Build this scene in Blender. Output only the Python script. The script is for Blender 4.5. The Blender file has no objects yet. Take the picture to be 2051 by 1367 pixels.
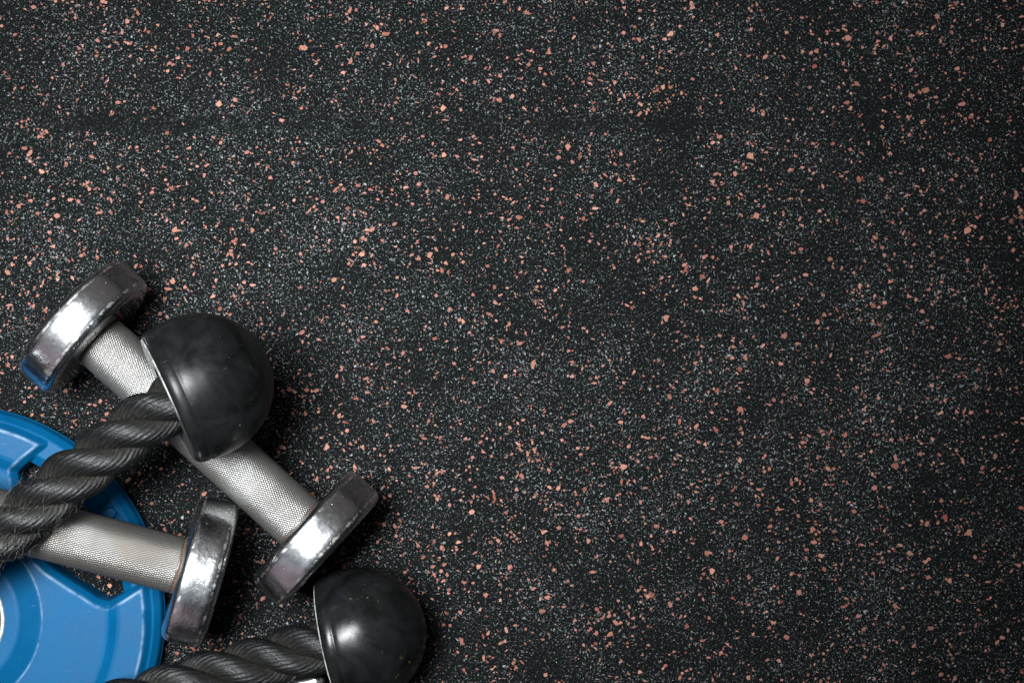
import bpy, math, random
import numpy as np
from mathutils import Vector, Matrix, noise as mnoise

R = math.radians
S = 0.001                      # everything below is thought in millimetres
scene = bpy.context.scene
rng = np.random.default_rng(11)
random.seed(5)

# ------------------------------------------------------------------ camera
CAM_H = 997.0
cam_d = bpy.data.cameras.new('camera')
cam = bpy.data.objects.new('camera', cam_d)
scene.collection.objects.link(cam)
cam.location = (0, 0, CAM_H * S)
cam.rotation_euler = (0, 0, 0)
cam_d.sensor_width = 36.0
cam_d.lens = 70.0
cam_d.clip_start = 0.01
cam_d.clip_end = 50
scene.camera = cam

# ------------------------------------------------------------------ room light
world = bpy.data.worlds.new('World')
scene.world = world
world.use_nodes = True
wn, wl = world.node_tree.nodes, world.node_tree.links
wn.clear()


def wnode(t, **k):
    n = wn.new(t)
    for a, b in k.items():
        setattr(n, a, b)
    return n


def wmath(op, a, b=None, clamp=False):
    n = wnode('ShaderNodeMath', operation=op, use_clamp=clamp)
    for i, v in enumerate((a, b)):
        if v is None:
            continue
        if isinstance(v, (int, float)):
            n.inputs[i].default_value = v
        else:
            wl.new(v, n.inputs[i])
    return n.outputs[0]


tc = wnode('ShaderNodeTexCoord')
sep = wnode('ShaderNodeSeparateXYZ')
wl.new(tc.outputs['Generated'], sep.inputs[0])
wx, wy, wz = sep.outputs


def patch(d, inner, outer):
    """1 inside the cone round direction d, soft to 0 (degrees)."""
    v = wnode('ShaderNodeVectorMath', operation='DOT_PRODUCT')
    wl.new(tc.outputs['Generated'], v.inputs[0])
    v.inputs[1].default_value = Vector(d).normalized()
    m = wnode('ShaderNodeMapRange', interpolation_type='SMOOTHSTEP')
    wl.new(v.outputs['Value'], m.inputs[0])
    m.inputs[1].default_value = math.cos(R(outer))
    m.inputs[2].default_value = math.cos(R(inner))
    return m.outputs[0]


def add_col(base, fac, col):
    m = wnode('ShaderNodeMix', data_type='RGBA', blend_type='ADD')
    wl.new(fac, m.inputs[0])
    wl.new(base, m.inputs[6])
    m.inputs[7].default_value = (*col, 1)
    return m.outputs[2]


base = wnode('ShaderNodeRGB')
base.outputs[0].default_value = (0.012, 0.0125, 0.0135, 1)
col = base.outputs[0]
col = add_col(col, patch((-0.30, 0.0, 1), 4, 56), (0.28, 0.31, 0.335))      # pale ceiling
col = add_col(col, patch((-0.62, -0.9, 0.42), 21, 28), (0.36, 0.28, 0.32))  # dusky pink wall below left
col = add_col(col, patch((0.2, 1.0, 0.5), 10, 65), (0.12, 0.107, 0.098))    # brown far wall
col = add_col(col, patch((-1.0, 0.3, 0.25), 10, 35), (0.05, 0.055, 0.06))
bg = wnode('ShaderNodeBackground')
bg.inputs[1].default_value = 1.0
wl.new(col, bg.inputs[0])
wo = wnode('ShaderNodeOutputWorld')
wl.new(bg.outputs[0], wo.inputs[0])


def area(name, loc, target, sx, sy, power, color):
    l = bpy.data.lights.new(name, 'AREA')
    l.shape = 'RECTANGLE'
    l.size, l.size_y = sx * S, sy * S
    l.energy = power
    l.color = color
    o = bpy.data.objects.new(name, l)
    scene.collection.objects.link(o)
    o.location = Vector(loc) * S
    o.rotation_euler = (Vector(target) - Vector(loc)).to_track_quat('-Z', 'Y').to_euler()
    return o


lamp = area('softbox_lamp', (-330, 140, 1300), (-150, 0, 0), 620, 350, 5.3, (0.95, 0.985, 1.0))
lamp.data.spread = R(40)

scene.view_settings.view_transform = 'Standard'
scene.view_settings.look = 'None'
scene.view_settings.exposure = 0
scene.view_settings.gamma = 1
scene.view_settings.use_curve_mapping = False


# ------------------------------------------------------------------ helpers
def px(x, y, z):
    """photo pixel (2051x1367) at height z (mm) -> world mm, used once to lay out true positions"""
    f = (CAM_H - z) / CAM_H / 4.0
    return Vector(((x - 1025.5) * f, (683.5 - y) * f, z))


def mesh_obj(name, verts, faces, mat, parent=None, smooth=True, attrs=None, quads=None):
    me = bpy.data.meshes.new(name)
    verts = np.asarray(verts, dtype=np.float32) * S
    if quads is not None:
        q = np.asarray(quads, dtype=np.int32)
        me.vertices.add(len(verts))
        me.vertices.foreach_set('co', verts.ravel())
        me.loops.add(q.size)
        me.loops.foreach_set('vertex_index', q.ravel())
        me.polygons.add(len(q))
        me.polygons.foreach_set('loop_start', np.arange(0, q.size, 4, dtype=np.int32))
        me.polygons.foreach_set('loop_total', np.full(len(q), 4, dtype=np.int32))
        me.update(calc_edges=True)
    else:
        me.from_pydata([tuple(v) for v in verts.tolist()], [], faces)
    me.validate()
    if smooth:
        me.polygons.foreach_set('use_smooth', np.ones(len(me.polygons), dtype=bool))
    for k, v in (attrs or {}).items():
        v = np.asarray(v, dtype=np.float32)
        if v.ndim == 1:
            a = me.attributes.new(k, 'FLOAT', 'POINT')
            a.data.foreach_set('value', v)
        else:
            a = me.attributes.new(k, 'FLOAT_VECTOR', 'POINT')
            a.data.foreach_set('vector', v.ravel())
    for m in (mat if isinstance(mat, (list, tuple)) else [mat]):
        me.materials.append(m)
    o = bpy.data.objects.new(name, me)
    scene.collection.objects.link(o)
    if parent is not None:
        o.parent = parent
    return o


def grid_quads(nu, nv, wrap_v=True, wrap_u=False):
    iu = np.arange(nu if wrap_u else nu - 1)
    iv = np.arange(nv if wrap_v else nv - 1)
    U, V = np.meshgrid(iu, iv, indexing='ij')
    U2, V2 = (U + 1) % nu, (V + 1) % nv
    return np.stack([U * nv + V, U2 * nv + V, U2 * nv + V2, U * nv + V2], -1).reshape(-1, 4)


def lathe_x(profile, segs=160, flip=False):
    """profile of (x, r) turned about the X axis"""
    p = np.array(profile, float)
    a = np.linspace(0, 2 * np.pi, segs, endpoint=False)
    v = np.stack([np.repeat(p[:, 0], segs), np.outer(p[:, 1], np.cos(a)).ravel(),
                  np.outer(p[:, 1], np.sin(a)).ravel()], -1)
    q = grid_quads(len(p), segs)
    return v, q[:, ::-1] if flip else q


def arc_pts(cx, cy, r, a0, a1, n):
    return [(cx + r * math.cos(R(a)), cy + r * math.sin(R(a))) for a in np.linspace(a0, a1, n)]


def thing(name, label, cat, loc, rot=(0, 0, 0), group=None):
    o = bpy.data.objects.new(name, None)
    o.empty_display_size = 0.02
    scene.collection.objects.link(o)
    o.location = Vector(loc) * S
    o.rotation_euler = rot
    o['label'] = label
    o['category'] = cat
    if group:
        o['group'] = group
    return o


# ------------------------------------------------------------------ materials
class M:
    def __init__(s, name):
        s.m = bpy.data.materials.new(name)
        s.m.use_nodes = True
        s.n, s.l = s.m.node_tree.nodes, s.m.node_tree.links
        s.b = s.n['Principled BSDF']
        s.tc = s.n.new('ShaderNodeTexCoord').outputs['Object']

    def put(s, sock, v):
        if isinstance(v, (int, float)):
            sock.default_value = v
        elif isinstance(v, (tuple, list)):
            sock.default_value = tuple(v) if len(v) == 4 or sock.type == 'VECTOR' else (*v, 1)
        else:
            s.l.new(v, sock)

    def set(s, **k):
        for a, v in k.items():
            s.put(s.b.inputs[a.replace('_', ' ')], v)
        return s

    def noise(s, scale, detail=3, rough=0.55, vec=None, dist=0, out='Fac'):
        """scale in 1/mm"""
        n = s.n.new('ShaderNodeTexNoise')
        n.inputs['Scale'].default_value = scale * 1000 if vec is None else scale
        n.inputs['Detail'].default_value = detail
        n.inputs['Roughness'].default_value = rough
        n.inputs['Distortion'].default_value = dist
        s.l.new(s.tc if vec is None else vec, n.inputs['Vector'])
        return n.outputs[out]

    def voro(s, scale, vec=None, feature='F1', out='Distance', rnd=1.0):
        n = s.n.new('ShaderNodeTexVoronoi')
        n.feature = feature
        n.inputs['Scale'].default_value = scale * 1000 if vec is None else scale
        n.inputs['Randomness'].default_value = rnd
        s.l.new(s.tc if vec is None else vec, n.inputs['Vector'])
        return n.outputs[out]

    def math(s, op, a, b=None, clamp=False):
        n = s.n.new('ShaderNodeMath')
        n.operation = op
        n.use_clamp = clamp
        s.put(n.inputs[0], a)
        if b is not None:
            s.put(n.inputs[1], b)
        return n.outputs[0]

    def ramp(s, v, a, b, lo=0.0, hi=1.0, smooth=False):
        n = s.n.new('ShaderNodeMapRange')
        if smooth:
            n.interpolation_type = 'SMOOTHSTEP'
        s.put(n.inputs[0], v)
        for i, x in enumerate((a, b, lo, hi)):
            n.inputs[i + 1].default_value = x
        return n.outputs[0]

    def mix(s, f, a, b, blend='MIX'):
        n = s.n.new('ShaderNodeMix')
        n.data_type = 'RGBA'
        n.blend_type = blend
        s.put(n.inputs[0], f)
        s.put(n.inputs[6], a)
        s.put(n.inputs[7], b)
        return n.outputs[2]

    def attr(s, name, out='Fac'):
        n = s.n.new('ShaderNodeAttribute')
        n.attribute_name = name
        return n.outputs[out]

    def scale_vec(s, sx, sy, sz, vec=None):
        n = s.n.new('ShaderNodeMapping')
        n.inputs['Scale'].default_value = (sx, sy, sz)
        s.l.new(s.tc if vec is None else vec, n.inputs['Vector'])
        return n.outputs[0]

    def bump(s, h, dist_mm, strength=1.0, prev=None):
        n = s.n.new('ShaderNodeBump')
        n.inputs['Distance'].default_value = dist_mm * S
        n.inputs['Strength'].default_value = strength
        s.put(n.inputs['Height'], h)
        if prev is not None:
            s.l.new(prev, n.inputs['Normal'])
        return n.outputs[0]


# rubber floor: black crumb with pale grey specks
f = M('black_rubber_crumb')
patchy = f.noise(0.03, 4, 0.6)                       # 30 mm clouds of speck density
patchy2 = f.noise(0.008, 2, 0.5)
dens = f.math('ADD', f.math('MULTIPLY', patchy, 0.65), f.math('MULTIPLY', patchy2, 0.35))
g1 = f.noise(1.15, 2.0, 0.7)
g2 = f.noise(0.62, 3, 0.7, dist=0.6)
thr = f.ramp(dens, 0.30, 0.68, 0.64, 0.572)
spk = f.ramp(f.math('SUBTRACT', g1, thr), 0.0, 0.11)
spk2 = f.ramp(f.math('SUBTRACT', g2, f.math('ADD', thr, 0.0)), 0.0, 0.10)
speck = f.math('MAXIMUM', spk, f.math('MULTIPLY', spk2, 0.6))
# two bare, wiped strips where hardly any specks show
sx_ = f.n.new('ShaderNodeSeparateXYZ')
f.l.new(f.tc, sx_.inputs[0])
wob = f.math('MULTIPLY', f.math('SUBTRACT', f.noise(0.05, 2), 0.5), 0.012)
yy = f.math('ADD', sx_.outputs[1], wob)
xx = f.math('ADD', sx_.outputs[0], wob)
s1 = f.math('MULTIPLY', f.ramp(f.math('ABSOLUTE', f.math('SUBTRACT', yy, 0.109)), 0.0025, 0.0055, 1, 0, True),
            f.ramp(f.math('ABSOLUTE', f.math('SUBTRACT', sx_.outputs[0], -0.045)), 0.17, 0.2, 1, 0, True))
s2 = f.math('MULTIPLY', f.ramp(f.math('ABSOLUTE', f.math('SUBTRACT', xx, 0.164)), 0.002, 0.008, 1, 0, True),
            f.ramp(f.math('ABSOLUTE', f.math('SUBTRACT', sx_.outputs[1], 0.005)), 0.08, 0.12, 1, 0, True))
bare = f.math('MAXIMUM', f.math('MULTIPLY', s1, f.ramp(f.noise(0.04, 3), 0.35, 0.6, 0.2, 0.85)), f.math('MULTIPLY', s2, f.ramp(f.noise(0.03, 3), 0.4, 0.6, 0.1, 0.7)))
speck = f.math('MULTIPLY', speck, f.math('SUBTRACT', 1.0, bare))
tone = f.noise(0.9, 4, 0.7)
dark = f.mix(f.ramp(tone, 0.3, 0.7), (0.0006, 0.0008, 0.0008, 1), (0.0060, 0.0070, 0.0072, 1))
scol = f.mix(f.ramp(f.noise(0.5, 1), 0.35, 0.65), (0.15, 0.175, 0.185, 1), (0.56, 0.585, 0.595, 1))
f.set(Base_Color=f.mix(speck, dark, scol), Roughness=0.7, Specular_IOR_Level=0.04,
      Normal=f.bump(f.math('ADD', f.noise(0.8, 3, 0.65), f.math('MULTIPLY', speck, 0.3)), 1.3, 1.0))

# red crumbs
fr = M('brick_red_rubber_crumb')
tint = fr.attr('tint')
rc = fr.mix(tint, (0.115, 0.032, 0.019, 1), (0.265, 0.125, 0.092, 1))
grit = fr.ramp(fr.noise(0.9, 3, 0.6), 0.60, 0.72)
fr.set(Base_Color=fr.mix(fr.math('MULTIPLY', grit, 0.75), rc, (0.05, 0.03, 0.025, 1)), Roughness=0.75,
       Specular_IOR_Level=0.25, Normal=fr.bump(fr.noise(1.0, 2), 0.2, 0.6))


lint = M('pale_lint')
lint.set(Base_Color=(0.16, 0.17, 0.17, 1), Roughness=0.8)


def chrome(name, wrinkle, grime):
    c = M(name)
    e = c.attr('crease')
    blot = c.noise(0.055, 5, 0.62)
    stain = c.ramp(c.math('MULTIPLY', c.math('ADD', c.noise(0.22, 4, 0.7), 0.12), c.math('ADD', c.math('MULTIPLY', e, 0.55), 0.5)), 0.585, 0.68)
    pit_v = c.voro(0.42)
    pit = c.math('MULTIPLY', c.ramp(pit_v, 0.05, 0.11, 1, 0), c.ramp(c.noise(0.12, 2), 0.56, 0.6))
    film = c.ramp(blot, 0.46, 0.66)
    cc = c.mix(film, (0.52, 0.535, 0.555, 1), (0.31, 0.305, 0.305, 1))
    cc = c.mix(c.math('MULTIPLY', c.math('MULTIPLY', stain, grime), c.ramp(c.noise(0.06, 2), 0.45, 0.6)), cc, (0.42, 0.39, 0.27, 1))
    cc = c.mix(pit, cc, (0.04, 0.035, 0.03, 1))
    ro = c.math('ADD', c.ramp(c.noise(0.5, 5, 0.7), 0.3, 0.75, 0.175, 0.28), c.math('MULTIPLY', stain, 0.22))
    ro = c.math('ADD', ro, c.math('MULTIPLY', film, 0.07))
    b1 = c.bump(c.noise(0.07, 2, 0.5), 1.0, 0.5)
    b2 = c.bump(c.noise(0.55, 3, 0.6, dist=0.8), 0.10 * wrinkle, 1.0, b1)
    b3 = c.bump(c.noise(2.2, 2, 0.6), 0.014 * wrinkle, 1.0, b2)
    b4 = c.bump(pit, 0.25, 0.7, b3)
    c.set(Base_Color=cc, Metallic=c.math('SUBTRACT', 1.0, pit), Roughness=ro, Normal=b4)
    return c.m


chrome_smooth = chrome('worn_chrome', 0.3, 0.3)
chrome_rough = chrome('crinkled_worn_chrome', 1.1, 0.3)
c = M('mirror_chrome')
c.set(Base_Color=c.mix(c.ramp(c.noise(0.1, 4), 0.4, 0.7), (0.50, 0.50, 0.50, 1), (0.34, 0.33, 0.32, 1)), Metallic=1.0,
      Roughness=c.ramp(c.noise(0.4, 3), 0.3, 0.7, 0.05, 0.12), Normal=c.bump(c.noise(0.9, 2), 0.03, 1.0))
chrome_face = c.m


def knurl_mat(name, brown, tone=0.64):
    k = M(name)
    g = k.attr('groove')
    wear = k.noise(0.035, 4, 0.6)
    steel = k.mix(k.ramp(wear, 0.35, 0.7), tuple(x * tone for x in (0.40, 0.405, 0.40)) + (1,), tuple(x * tone for x in (0.23, 0.23, 0.22)) + (1,))
    rust = k.ramp(k.noise(0.045, 5, 0.65), 0.42, 0.66)
    steel = k.mix(k.math('MULTIPLY', rust, brown), steel, (0.15, 0.135, 0.12, 1))
    kc = k.mix(k.ramp(g, 0.25, 0.95), steel, (0.05, 0.045, 0.04, 1))
    k.set(Base_Color=kc, Metallic=k.ramp(g, 0.3, 1.0, 0.95, 0.4), Roughness=k.math('ADD', k.ramp(g, 0.2, 1.0, 0.34, 0.6), k.ramp(wear, 0.3, 0.7, -0.03, 0.05)),
          Normal=k.bump(k.noise(1.1, 3), 0.12, 1.0))
    return k.m


knurl_clean = knurl_mat('knurled_steel', 0.25)
knurl_brown = knurl_mat('browned_knurled_steel', 1.0, 0.53)

r_ = M('rust')
r_.set(Base_Color=r_.mix(r_.ramp(r_.noise(0.8, 4), 0.35, 0.65), (0.025, 0.013, 0.008, 1), (0.10, 0.045, 0.022, 1)), Roughness=0.85,
       Normal=r_.bump(r_.noise(1.2, 4), 0.3, 1.0))
rust = r_.m


def ball_mat(name, off, gloss):
    b = M(name)
    v = b.n.new('ShaderNodeMapping')
    v.inputs['Location'].default_value = off
    b.l.new(b.tc, v.inputs['Vector'])
    vec = v.outputs[0]
    cloud = b.noise(60, 5, 0.62, vec=vec, dist=0.7)
    fine = b.noise(420, 4, 0.6, vec=vec)
    # long scratches
    sv = b.n.new('ShaderNodeMapping')
    sv.inputs['Rotation'].default_value = (0.4, 0.3, 0.9)
    sv.inputs['Scale'].default_value = (60, 900, 700)
    b.l.new(vec, sv.inputs['Vector'])
    scr = b.ramp(b.noise(1.0, 3, 0.6, vec=sv.outputs[0]), 0.70, 0.76)
    yel = b.math('MULTIPLY', b.ramp(b.noise(260, 3, 0.6, vec=vec), 0.66, 0.72), b.ramp(b.noise(45, 2, vec=vec), 0.5, 0.62))
    cc = b.mix(b.ramp(cloud, 0.35, 0.75), (0.002, 0.0022, 0.0022, 1), (0.008, 0.009, 0.0095, 1))
    cc = b.mix(b.math('MULTIPLY', scr, 0.32), cc, (0.10, 0.10, 0.095, 1))
    cc = b.mix(b.math('MULTIPLY', yel, 0.55), cc, (0.16, 0.14, 0.05, 1))
    ro = b.math('ADD', b.ramp(cloud, 0.3, 0.7, gloss, gloss + 0.14), b.ramp(fine, 0.3, 0.7, -0.03, 0.05))
    nb = b.bump(b.noise(35, 2, vec=vec), 1.2, 0.5)
    nb = b.bump(fine, 0.03, 1.0, nb)
    nb = b.bump(scr, -0.05, 1.0, nb)
    b.set(Base_Color=cc, Roughness=ro, Specular_IOR_Level=0.16, Normal=nb)
    return b.m


ball_dull = ball_mat('scuffed_black_rubber', (0, 0, 0), 0.26)
ball_shiny = ball_mat('polished_black_rubber', (0.07, 0.03, 0.1), 0.19)

p_ = M('painted_light_rubber')  # lit pale half and dark other half painted into the face colour
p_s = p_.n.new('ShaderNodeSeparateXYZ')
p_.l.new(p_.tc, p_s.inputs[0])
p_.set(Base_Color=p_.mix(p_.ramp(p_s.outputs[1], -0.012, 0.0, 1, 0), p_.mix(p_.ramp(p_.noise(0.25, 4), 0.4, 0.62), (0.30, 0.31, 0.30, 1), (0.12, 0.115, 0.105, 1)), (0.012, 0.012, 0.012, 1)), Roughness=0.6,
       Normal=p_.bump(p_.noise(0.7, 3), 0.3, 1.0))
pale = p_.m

ro_ = M('black_braided_fibre')
yv = ro_.attr('yarn', 'Vector')
fib = ro_.noise(1.0, 4, 0.65, vec=ro_.scale_vec(2.2, 0.16, 1, yv))
fib2 = ro_.noise(1.0, 3, 0.6, vec=ro_.scale_vec(6.0, 0.5, 1, yv))
val = ro_.attr('valley')
rcol = ro_.mix(ro_.ramp(fib, 0.35, 0.75), (0.0007, 0.0008, 0.0009, 1), (0.007, 0.0076, 0.0082, 1))
dusty = ro_.math('MULTIPLY', ro_.ramp(val, 0.35, 0.95), ro_.ramp(fib2, 0.42, 0.7))
rcol = ro_.mix(ro_.math('MULTIPLY', dusty, 0.45), rcol, (0.085, 0.078, 0.058, 1))
ro_.set(Base_Color=rcol, Roughness=ro_.ramp(fib2, 0.3, 0.7, 0.30, 0.46), Specular_IOR_Level=0.3,
        Normal=ro_.bump(fib2, 0.12, 1.0, ro_.bump(fib, 0.3, 1.0)))
rope_mat = ro_.m
fz = M('loose_fibre')
fz.set(Base_Color=fz.mix(fz.noise(0.05, 2), (0.012, 0.012, 0.012, 1), (0.045, 0.042, 0.035, 1)), Roughness=0.5)
fuzz_mat = fz.m

bl = M('blue_rubber')
smear = bl.noise(0.03, 5, 0.6, dist=0.6)
finen = bl.noise(0.35, 5, 0.65)
pv = bl.ramp(bl.noise(0.6, 4, 0.7), 0.70, 0.76)
bc = bl.mix(bl.ramp(smear, 0.35, 0.7), (0.0001, 0.041, 0.105, 1), (0.0002, 0.051, 0.128, 1))
sc_v = bl.n.new('ShaderNodeMapping')
sc_v.inputs['Rotation'].default_value = (0, 0, 0.7)
sc_v.inputs['Scale'].default_value = (70, 1300, 400)
bl.l.new(bl.tc, sc_v.inputs['Vector'])
scuff = bl.math('MULTIPLY', bl.ramp(bl.noise(1.0, 3, 0.6, vec=sc_v.outputs[0]), 0.66, 0.74), bl.ramp(bl.noise(0.05, 3), 0.48, 0.62))
bc = bl.mix(bl.math('MULTIPLY', scuff, 0.28), bc, (0.16, 0.26, 0.38, 1))
bc = bl.mix(bl.math('MULTIPLY', pv, 0.35), bc, (0.01, 0.03, 0.06, 1))
edge = bl.attr('edge_glint')
bc = bl.mix(bl.math('MULTIPLY', edge, bl.ramp(bl.noise(0.12, 4), 0.35, 0.62, 0.02, 0.42)), bc, (0.32, 0.42, 0.52, 1))  # bright edge highlights painted into the blue
bl.set(Base_Color=bc, Roughness=bl.math('ADD', bl.ramp(smear, 0.3, 0.7, 0.42, 0.54), bl.ramp(finen, 0.3, 0.7, -0.03, 0.04)),
       Specular_IOR_Level=0.08, Normal=bl.bump(bl.noise(1.6, 3), 0.02, 1.0, bl.bump(finen, 0.05, 1.0)))
blue = bl.m

w_ = M('worn_zinc')
w_.set(Base_Color=w_.mix(w_.ramp(w_.noise(0.6, 5, 0.7), 0.42, 0.6), (0.45, 0.47, 0.44, 1), (0.20, 0.205, 0.19, 1)), Metallic=0.35, Roughness=0.5,
       Normal=w_.bump(w_.noise(0.9, 4), 0.12, 1.0))
zinc = w_.m


# ------------------------------------------------------------------ rubber floor (crumbs are part of its surface)
def build_floor():
    V = [(-1600, -1600, 0), (1600, -1600, 0), (1600, 1600, 0), (-1600, 1600, 0)]
    F = [(0, 1, 2, 3)]
    MI = [0]
    T = [0.0] * 4
    X0, X1, Y0, Y1 = -620, 620, -480, 480
    n = int((X1 - X0) * (Y1 - Y0) / 1e6 * 32500)
    made = 0
    while made < n:
        x, y = random.uniform(X0, X1), random.uniform(Y0, Y1)
        d = mnoise.noise(Vector((x * 0.022, y * 0.022, 3))) * 0.5 + 0.5
        if random.random() > 0.35 + d * 0.75:
            continue
        if abs(y - 109) < 5 and -230 < x < 150 and random.random() < 0.85:
            continue
        made += 1
        cluster = 1 if random.random() < 0.8 else random.randint(2, 3)
        for _ in range(cluster):
            L = min(3.7, max(0.7, random.lognormvariate(math.log(1.47), 0.36)))
            if cluster > 1:
                L *= 0.75
            asp = random.choice([1.15, 1.4, 1.7, 2.1]) * random.uniform(0.85, 1.2)
            if random.random() < 0.06:
                asp = random.uniform(3, 5.5)
                L *= 1.3
            k = random.choice([3, 4, 5, 5, 6, 6])
            ang = random.gauss(0.15, 0.75) if random.random() < 0.7 else random.uniform(0, 3.14)
            ca, sa = math.cos(ang), math.sin(ang)
            z = 0.05 + random.random() * 0.25
            cx = x + (random.gauss(0, 1.8) if cluster > 1 else 0)
            cy = y + (random.gauss(0, 1.8) if cluster > 1 else 0)
            i0 = len(V)
            t = min(1, max(0, random.gauss(0.42, 0.27)))
            ph = random.uniform(0, 6.28)
            for j in range(k):
                a = ph + 2 * math.pi * (j + random.uniform(-0.32, 0.32)) / k
                r = random.uniform(0.65, 1.12)
                u, v = L * 0.62 * r * math.cos(a), L * 0.62 / asp * r * math.sin(a)
                V.append((cx + u * ca - v * sa, cy + u * sa + v * ca, z + random.uniform(-0.04, 0.04)))
                T.append(t)
            F.append(tuple(range(i0, i0 + k)))
            MI.append(1)
    for _ in range(900):                      # short pale lint and scratches lying on the rubber
        x, y = random.uniform(X0, X1), random.uniform(Y0, Y1)
        L, w = random.uniform(0.8, 3.2), random.uniform(0.06, 0.13)
        a0, bend = random.uniform(0, 3.14), random.uniform(-0.5, 0.5)
        i0 = len(V)
        n_ = 5
        left, right = [], []
        px_, py_, a = x, y, a0
        for j in range(n_):
            ww = w * (1 - abs(j - 2) / 2.6)
            left.append((px_ - ww * math.sin(a), py_ + ww * math.cos(a), 0.36))
            right.append((px_ + ww * math.sin(a), py_ - ww * math.cos(a), 0.36))
            px_ += L / 4 * math.cos(a)
            py_ += L / 4 * math.sin(a)
            a += bend / 2
        V.extend(left + right)
        T.extend([0.5] * 10)
        for j in range(n_ - 1):
            F.append((i0 + j, i0 + n_ + j, i0 + n_ + j + 1, i0 + j + 1))
            MI.append(2)
    o = mesh_obj('floor', V, F, [f.m, fr.m, lint.m], smooth=False, attrs={'tint': T})
    o.data.polygons.foreach_set('material_index', np.array(MI, dtype=np.int32))
    o['kind'] = 'structure'
    return o


build_floor()

# ------------------------------------------------------------------ weight plate
PC = px(-104, 1239, 19)
PK = 0.245                       # mm per photo pixel at the plate's height
plate = thing('weight_plate', 'round blue rubber weight plate with grip holes lying flat under a dumbbell', 'weight plate', (PC.x, PC.y, 0))


def smooth01(x):
    x = np.clip(x, 0, 1)
    return x * x * (3 - 2 * x)


def poly_sdf(P, pts):
    """signed distance, positive inside"""
    d = np.full(len(P), 1e9)
    inside = np.zeros(len(P), bool)
    m = len(pts)
    for i in range(m):
        a, b = np.array(pts[i]), np.array(pts[(i + 1) % m])
        e = b - a
        w = P - a
        t = np.clip((w @ e) / (e @ e), 0, 1)
        q = w - t[:, None] * e
        d = np.minimum(d, np.hypot(q[:, 0], q[:, 1]))
        c = (a[1] > P[:, 1]) != (b[1] > P[:, 1])
        with np.errstate(divide='ignore', invalid='ignore'):
            xi = (b[0] - a[0]) * (P[:, 1] - a[1]) / (b[1] - a[1]) + a[0]
        inside ^= c & (P[:, 0] < xi)
    return np.where(inside, d, -d)


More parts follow.
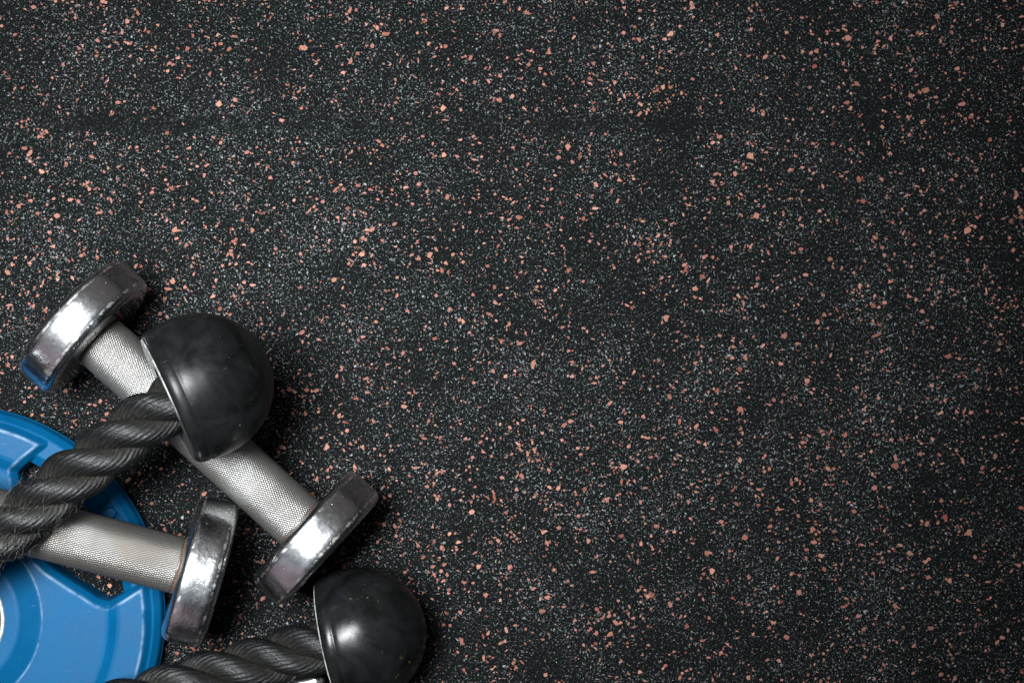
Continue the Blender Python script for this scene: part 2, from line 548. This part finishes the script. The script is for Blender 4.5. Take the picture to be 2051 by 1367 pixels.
def build_plate():
    HA = 34.5
    half = [(-25.0, 460), (-25.4, 398), (-28.6, 354), (-31.2, 320), (-29.2, 291), (-25.5, 270), (-21.5, 250), (-16, 230), (-11, 216), (-5.5, 207), (0, 203)]
    wedge = half + [(-a + (2.4 if r > 300 else 0.8), r) for a, r in half[-2::-1]]
    W = [(r * PK * math.cos(R(a)), r * PK * math.sin(R(a))) for a, r in wedge]
    rs = np.concatenate([np.arange(28.55, 100, 0.4), np.arange(100, 104.2, 0.3)])
    NT = 1500
    th = np.linspace(0, 2 * np.pi, NT, endpoint=False)
    RR, TT = np.meshgrid(rs, th, indexing='ij')
    r, t = RR.ravel(), TT.ravel()
    rel = (np.degrees(t) - HA + 60) % 120 - 60
    P = np.stack([r * np.cos(np.radians(rel)), r * np.sin(np.radians(rel))], -1)
    dW = poly_sdf(P, W)
    # body profile across the spokes
    prof_r = [0, 28, 34.5, 36.0, 37.5, 44.5, 45.8, 47, 76.5, 78.5, 83, 85, 96.6, 200]
    prof_z = [21.4, 21.6, 22.0, 21.7, 20.9, 17.4, 17.0, 16.95, 17.0, 17.3, 20.6, 21.0, 21.2, 21.2]
    fine_r = np.arange(0, 200, 0.1)
    fz_ = np.interp(fine_r, prof_r, prof_z)
    ker = np.hanning(13)
    ker /= ker.sum()
    fz_ = np.convolve(np.pad(fz_, 6, mode='edge'), ker, mode='valid')
    body = np.interp(r, fine_r, fz_)
    b2 = r - 96.4
    k = 1.6
    h = np.clip(0.5 + 0.5 * (b2 - dW) / k, 0, 1)
    d = dW * (1 - h) + b2 * h + k * h * (1 - h)           # smooth max
    dd = np.log1p(np.exp(np.clip(d / 0.35, -30, 30))) * 0.35      # softplus: rounded shoulder
    drop = 1.35 * np.minimum(dd, 3.3) + 22 * np.maximum(dd - 3.3, 0)
    body = body - drop
    ring = np.interp(r, [0, 85.2, 85.8, 86.3, 90.6, 91.3, 99.6, 100.6, 103.4, 104.4], [-30, -8, 12.2, 12.9, 16.6, 16.9, 16.9, 16.5, 13.3, 10.5])
    # raised characters on the ring over each grip hole
    for a0 in (3.9, -1.3):
        u = r - 92.4
        v = np.radians(rel - a0) * 94.5
        e = np.hypot(np.maximum(np.abs(u) - 2.6, 0), v) - 2.75
        ring = ring + 1.3 * smooth01((0.45 - e) / 0.9) - 0.5 * np.exp(-((e - 0.9) / 0.5) ** 2) * (r < 98.5)
    z = np.maximum(body, ring)
    z = np.maximum(z, -3.0)
    edge_glint = np.exp(-((d + 0.15) / 0.55) ** 2) + 0.8 * np.exp(-((r - 45.6) / 0.35) ** 2) * (dW < 0)
    edge_glint = np.clip(edge_glint * (body >= ring - 0.1), 0, 1)
    nr = len(rs)
    V = np.stack([r * np.cos(t), r * np.sin(t), z], -1)
    q = grid_quads(nr, NT)
    keep = (z[q] > -2.5).any(axis=1)
    q = q[keep]
    # outer wall
    wall = [(104.2, 9.6), (104.4, 8.9), (104.9, 8.6), (104.9, 8.0), (104.4, 7.7), (104.1, 6.5), (103.6, 2.0), (102.6, 0.3)]
    base_i = (nr - 1) * NT
    allV = [V]
    n0 = len(V)
    for (wr, wz) in wall:
        allV.append(np.stack([wr * np.cos(th), wr * np.sin(th), np.full(NT, wz)], -1))
    V = np.concatenate(allV)
    edge_glint = np.concatenate([edge_glint, np.zeros(len(V) - n0)])
    rows = [base_i] + [n0 + i * NT for i in range(len(wall))]
    qs = [q]
    i = np.arange(NT)
    j = (i + 1) % NT
    for a, b in zip(rows[:-1], rows[1:]):
        qs.append(np.stack([a + i, b + i, b + j, a + j], -1))
    q = np.concatenate(qs)
    mesh_obj('plate_body', V, None, blue, plate, attrs={'edge_glint': edge_glint}, quads=q)
    # metal sleeve in the bore
    pr = [(0.2, 26.3), (20.9, 26.3), (21.9, 26.7), (22.3, 27.1), (22.3, 27.9), (21.9, 28.45), (0.2, 28.45)]
    v, q = lathe_x(pr, 180)
    v = np.stack([v[:, 1], v[:, 2], v[:, 0]], -1)
    mesh_obj('centre_ring', v, None, zinc, plate, quads=q[:, ::-1])


build_plate()


# ------------------------------------------------------------------ dumbbells
HR = 36.0
def head_profile():
    def ell(cx, sgn):
        return [(cx - sgn * 3.4 * math.cos(R(a)), 30.2 + 4.7 * math.sin(R(a))) for a in np.linspace(0, 80, 12)]
    p = [(0, 13.2), (0, 18), (0, 24), (0, 28)] + ell(3.4, 1)
    p += [(3.5, 34.98), (4.1, 35.12), (4.8, 35.25), (6.5, 35.3), (14, 35.3), (15.7, 35.25), (16.4, 35.12), (17.0, 34.98)]
    p += ell(17.1, -1)[::-1]
    p += [(20.5, 28), (20.4, 25.5), (19.7, 24.2), (19.5, 23), (19.5, 10), (19.5, 0.02)]
    return p


def knurl_mesh(L):
    rad = 13.75
    nx, na = int(L / 0.19), 480
    x = np.linspace(-L / 2, L / 2, nx)
    a = np.linspace(0, 2 * np.pi, na, endpoint=False)
    X, A = np.meshgrid(x, a, indexing='ij')
    n = 70
    slope = math.tan(R(30)) / rad
    p1 = n * (A + X * slope)
    p2 = n * (A - X * slope)
    c1 = (0.5 + 0.5 * np.cos(p1)) ** 3.6
    c2 = (0.5 + 0.5 * np.cos(p2)) ** 3.6
    g = 1 - (1 - c1) * (1 - 0.8 * c2)
    end = smooth01((L / 2 - np.abs(X)) / 1.2)
    rr = rad - 0.24 * g * end - 0.35 * (1 - end)
    V = np.stack([X.ravel(), (rr * np.cos(A)).ravel(), (rr * np.sin(A)).ravel()], -1)
    return V, grid_quads(nx, na)[:, ::-1], (g * end + (1 - end) * 0.4).ravel()


KV = knurl_mesh(130.0)


def dumbbell(label, centre, rot, km, hm):
    t = thing('dumbbell', label, 'dumbbell', centre, rot, 'chrome dumbbells with knurled handles')
    mesh_obj('handle', KV[0], None, km, t, attrs={'groove': KV[2]}, quads=KV[1])
    hp = head_profile()
    for s in (1, -1):
        v, q = lathe_x(hp, 200)
        v[:, 1:] *= 1.02
        # slightly uneven casting
        x = v[:, 0].copy()
        rad = np.hypot(v[:, 1], v[:, 2])
        crease = np.exp(-((x - 3.2) / 1.2) ** 2) + np.exp(-((x - 17.3) / 1.2) ** 2)
        crease *= rad > 30.6
        v[:, 0] = s * (65.6 + x)
        if s > 0:
            q = q[:, ::-1]
        hd = mesh_obj('head', v, None, [hm, chrome_face], t, attrs={'crease': np.clip(crease, 0, 1)}, quads=q)
        nf = len(hd.data.polygons)
        mi = np.zeros(nf, dtype=np.int32)
        mi[:200 * 3] = 1
        hd.data.polygons.foreach_set('material_index', mi)
        v, q = lathe_x([(64.9, 13.2), (65.0, 13.75), (65.4, 13.9), (65.8, 13.7)], 120)
        v[:, 0] *= s
        mesh_obj('rust_ring', v, None, rust, t, quads=q if s < 0 else q[:, ::-1])
    return t


dumbbell('silver dumbbell lying diagonally on the rubber floor, its knurled handle under the upper black ball', (-150.5, -43.8, HR), (0, 0, R(-42.2)), knurl_clean, chrome_smooth)
dumbbell('silver dumbbell with browned handle lying across the blue plate under the upper rope', (-222.5, -90.0, 47.9), (0, R(8.6), R(-16.0)), knurl_brown, chrome_rough)

# ------------------------------------------------------------------ rope attachment
rope = thing('triceps_rope', 'thick twisted black rope with glossy black ball ends, draped over both dumbbells', 'exercise rope', (-250, -150, 0))
ROOT = Vector((-250, -150, 0))


def catmull(pts, step):
    P = [np.array(p, float) for p in pts]
    P = [2 * P[0] - P[1]] + P + [2 * P[-1] - P[-2]]
    out = []
    for i in range(1, len(P) - 2):
        for t in np.linspace(0, 1, 60, endpoint=False):
            p0, p1, p2, p3 = P[i - 1:i + 3]
            out.append(0.5 * ((2 * p1) + (-p0 + p2) * t + (2 * p0 - 5 * p1 + 4 * p2 - p3) * t * t + (-p0 + 3 * p1 - 3 * p2 + p3) * t ** 3))
    out.append(P[-2])
    out = np.array(out)
    for _ in range(12):      # relax kinks
        out[1:-1] = 0.25 * out[:-2] + 0.5 * out[1:-1] + 0.25 * out[2:]
    s = np.concatenate([[0], np.cumsum(np.linalg.norm(np.diff(out, axis=0), axis=1))])
    n = int(s[-1] / step)
    ss = np.linspace(0, s[-1], n)
    return np.stack([np.interp(ss, s, out[:, k]) for k in range(3)], -1), ss


ZB1 = 81.2
ball1_c = px(401, 772, ZB1)
ax1 = Vector((0.911, 0.411, 0)).normalized()
ball2_c = px(720, 1270, 32.6)
ax2 = Vector((0.976, 0.215, 0)).normalized()
path = [ball1_c - 5 * ax1 + Vector((0, 0, 2))] + [px(*p) for p in [
    (333, 814, 82), (262, 862, 81), (202, 911, 79), (134, 962, 77), (66, 1020, 75), (0, 1070, 72), (-85, 1128, 66)]]
path += [Vector(p) for p in [(-300, -133, 57), (-350, -158, 46), (-400, -180, 34), (-448, -205, 21), (-478, -247, 15), (-460, -292, 15), (-410, -305, 16), (-360, -278, 26), (-300, -236, 39)]]
path += [px(*p) for p in [(60, 1470, 40), (250, 1412, 38), (345, 1381, 34), (430, 1354, 30), (520, 1327, 29), (590, 1306, 30), (640, 1292, 31)]]
path += [ball2_c - 5 * ax2]


def build_rope():
    P, s = catmull(path, 0.5)
    T = np.gradient(P, axis=0)
    T /= np.linalg.norm(T, axis=1)[:, None]
    up = np.array([0, 0, 1.0])
    Rt = np.cross(T, up)
    Rt /= np.linalg.norm(Rt, axis=1)[:, None]
    U = np.cross(Rt, T)
    # path runs from ball 1 to ball 2, strands turn the same way seen from either end
    pitch, a, rs = 65.0, 6.85, 6.5
    NV = 110
    phi = np.linspace(0, 2 * np.pi, NV, endpoint=False)
    strands = []
    for k in range(3):
        th = 2 * np.pi * s / pitch + k * 2 * np.pi / 3 + 0.9
        er = np.cos(th)[:, None] * U + np.sin(th)[:, None] * Rt
        C = P + a * er
        ST = np.gradient(C, axis=0)
        ST /= np.linalg.norm(ST, axis=1)[:, None]
        er2 = er - (er * ST).sum(1)[:, None] * ST
        er2 /= np.linalg.norm(er2, axis=1)[:, None]
        et = np.cos(th)[:, None] * Rt - np.sin(th)[:, None] * U
        b = np.cross(ST, er2)
        sg = np.sign((b * et).sum(1))[:, None]
        b = b * sg
        PH, SS = np.meshgrid(phi, s)
        lay = PH + 0.205 * SS
        # irregular yarns
        jit = 0.35 * np.sin(3 * PH + SS * 0.11 + k) + 0.25 * np.sin(7 * PH + 2 * k - SS * 0.23) + 0.2 * np.sin(SS * 0.61 + PH * 2)
        n = 17
        yar = np.abs(np.sin(0.5 * (n * lay + jit)))          # 0 in grooves
        depth = 1.0 + 0.25 * np.sin(5 * lay + 0.05 * SS + k) + 0.12 * np.sin(11 * lay - 0.09 * SS)
        fine = 0.06 * np.sin(63 * lay + 2.0 * np.sin(SS * 0.35)) 
        rad = rs + 0.15 - depth * (1 - yar ** 0.55) + fine
        # flatten where it meets neighbours, bulge outside
        rad = rad * (1 + 0.03 * np.cos(PH)) 
        # soft lumps
        rad = rad + 0.15 * np.sin(SS * 0.19 + k * 2) * np.cos(PH + 0.5)
        V = C[:, None, :] + rad[..., None] * (np.cos(PH)[..., None] * er2[:, None, :] + 0.97 * np.sin(PH)[..., None] * b[:, None, :])
        yarn = np.stack([n * lay / (2 * np.pi) * 2, SS, np.full_like(SS, k * 17.0)], -1)
        valley = np.clip(0.5 - 0.5 * np.cos(PH), 0, 1) ** 0.6
        valley = np.clip(valley * 1.1 + 0.25 * (1 - yar), 0, 1)
        V = V.reshape(-1, 3) - np.array(ROOT)
        q = grid_quads(len(s), NV)
        mesh_obj('strand', V, None, rope_mat, rope, attrs={'yarn': yarn.reshape(-1, 3), 'valley': valley.ravel()}, quads=q)
        strands.append((C, er2, b, ST))
    # loose fibres standing out of the twist
    VV, FF = [], []

    def hair(p0, d0, d1, L, w):
        n = 7
        pts = []
        p = p0.copy()
        d = d0.copy()
        for i in range(n):
            pts.append(p.copy())
            d = d + d1 * 0.35 + rng.normal(0, 0.18, 3)
            d /= np.linalg.norm(d)
            p = p + d * L / (n - 1)
        i0 = len(VV)
        for i, p in enumerate(pts):
            t = pts[min(i + 1, n - 1)] - pts[max(i - 1, 0)]
            t /= np.linalg.norm(t)
            e1 = np.cross(t, [0.3, 0.2, 0.9])
            e1 /= np.linalg.norm(e1)
            e2 = np.cross(t, e1)
            ww = w * (1 - 0.6 * i / (n - 1))
            for j in range(3):
                aa = 2.094 * j
                VV.append(p + ww * (math.cos(aa) * e1 + math.sin(aa) * e2) - np.array(ROOT))
        for i in range(n - 1):
            for j in range(3):
                FF.append((i0 + i * 3 + j, i0 + i * 3 + (j + 1) % 3, i0 + (i + 1) * 3 + (j + 1) % 3, i0 + (i + 1) * 3 + j))

    total = s[-1]
    for _ in range(4600):
        u = rng.random()
        if u < 0.5:
            ss = rng.normal(104, 17)          # worn stretch where the rope crosses the second handle
        elif u < 0.75:
            ss = rng.uniform(0, 165)
        else:
            ss = rng.uniform(total - 175, total)
        if not 8 < ss < total - 12:
            continue
        i = int(ss / total * (len(s) - 1))
        C, er2, b, ST = strands[rng.integers(3)]
        ph = rng.choice([-1, 1]) * rng.uniform(0.9, 2.0) if rng.random() < 0.72 else rng.uniform(-1, 1)
        nrm = math.cos(ph) * er2[i] + math.sin(ph) * b[i]
        tan = -math.sin(ph) * er2[i] + math.cos(ph) * b[i]
        p0 = C[i] + 6.1 * nrm
        ydir = ST[i] * 1.0 - tan * 0.205 * 6.5 * 0.9      # along the yarns
        ydir /= np.linalg.norm(ydir)
        if rng.random() < 0.5:
            ydir = -ydir
        worn = abs(ss - 104) < 30
        lift = rng.uniform(0.0, 0.24) * (1.3 if worn else 0.8)
        d0 = ydir + nrm * lift + rng.normal(0, 0.25 if worn else 0.12, 3)
        d0 /= np.linalg.norm(d0)
        hair(p0, d0, -nrm * 0.25, rng.uniform(2.0, 7.5 if worn else 4.5), rng.uniform(0.10, 0.19) if worn else rng.uniform(0.05, 0.10))
    o = mesh_obj('loose_fibres', np.array(VV), FF, fuzz_mat, rope)
    o['kind'] = 'stuff'


build_rope()


def ball(centre, axis, pitch_deg, mat, rolls=0, size=1.0):
    Rb, L = 32.6, 15.5
    p = [(-L + 0.4, 15.5), (-L + 0.1, 28.6), (-L + 0.15, 29.3), (-L + 0.6, 30.2), (-L + 1.3, 30.9), (-L + 2.2, 31.4), (-L + 3.2, 31.7), (-L + 5.6, 31.95), (-L + 6.1, 31.8), (-L + 6.6, 31.85),
         (-L + 7.2, 32.1), (-L + 9, 32.4), (-3, 32.58)]
    p += [(Rb * math.sin(R(a)), Rb * math.cos(R(a))) for a in np.linspace(0, 89.9, 60)]
    v, q = lathe_x(p, 200)
    o = mesh_obj('ball_end', v * size, None, mat, rope, quads=q[:, ::-1])
    o.location = (centre - ROOT) * S
    yaw = math.atan2(axis.y, axis.x)
    o.rotation_euler = (rolls, R(pitch_deg), yaw)
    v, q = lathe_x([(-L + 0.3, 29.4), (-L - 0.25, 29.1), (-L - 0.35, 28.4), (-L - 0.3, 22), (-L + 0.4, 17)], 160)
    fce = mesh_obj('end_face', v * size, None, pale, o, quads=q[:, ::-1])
    return o


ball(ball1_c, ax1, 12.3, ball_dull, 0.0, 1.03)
ball(ball2_c, ax2, 0.0, ball_shiny, 2.0)

# ------------------------------------------------------------------ chromed bar peeking in at the bottom edge
e0 = px(631, 1365, 22)
bar = thing('cable_bar', 'bright chromed bar tip peeking out below the lower rope at the bottom edge', 'metal bar', (e0.x, e0.y, 0), (0, 0, R(194)))
pr = [(-4.4 + 4.4 * (1 - math.cos(R(a))), 4.4 * math.sin(R(a)) + 0.01) for a in np.linspace(0, 90, 14)]
pr += [(x, 4.4 + 0.12 * math.sin(x * 0.5)) for x in np.linspace(2, 150, 80)] + [(150.5, 0.01)]
v, q = lathe_x(pr, 64)
v[:, 2] += 20
mesh_obj('bar', v, None, chrome_rough, bar, quads=q[:, ::-1])
bx = np.array([(x, y, z) for x in (9, 90) for y in (-8.6, -5.2) for z in (12, 27)], float)
cv = mesh_obj('strap', bx, [(0, 1, 3, 2), (4, 6, 7, 5), (0, 4, 5, 1), (2, 3, 7, 6), (1, 5, 7, 3), (0, 2, 6, 4)], zinc, bar, smooth=False)
bev = cv.modifiers.new('edge', 'BEVEL')
bev.width = 0.0008
bev.segments = 3
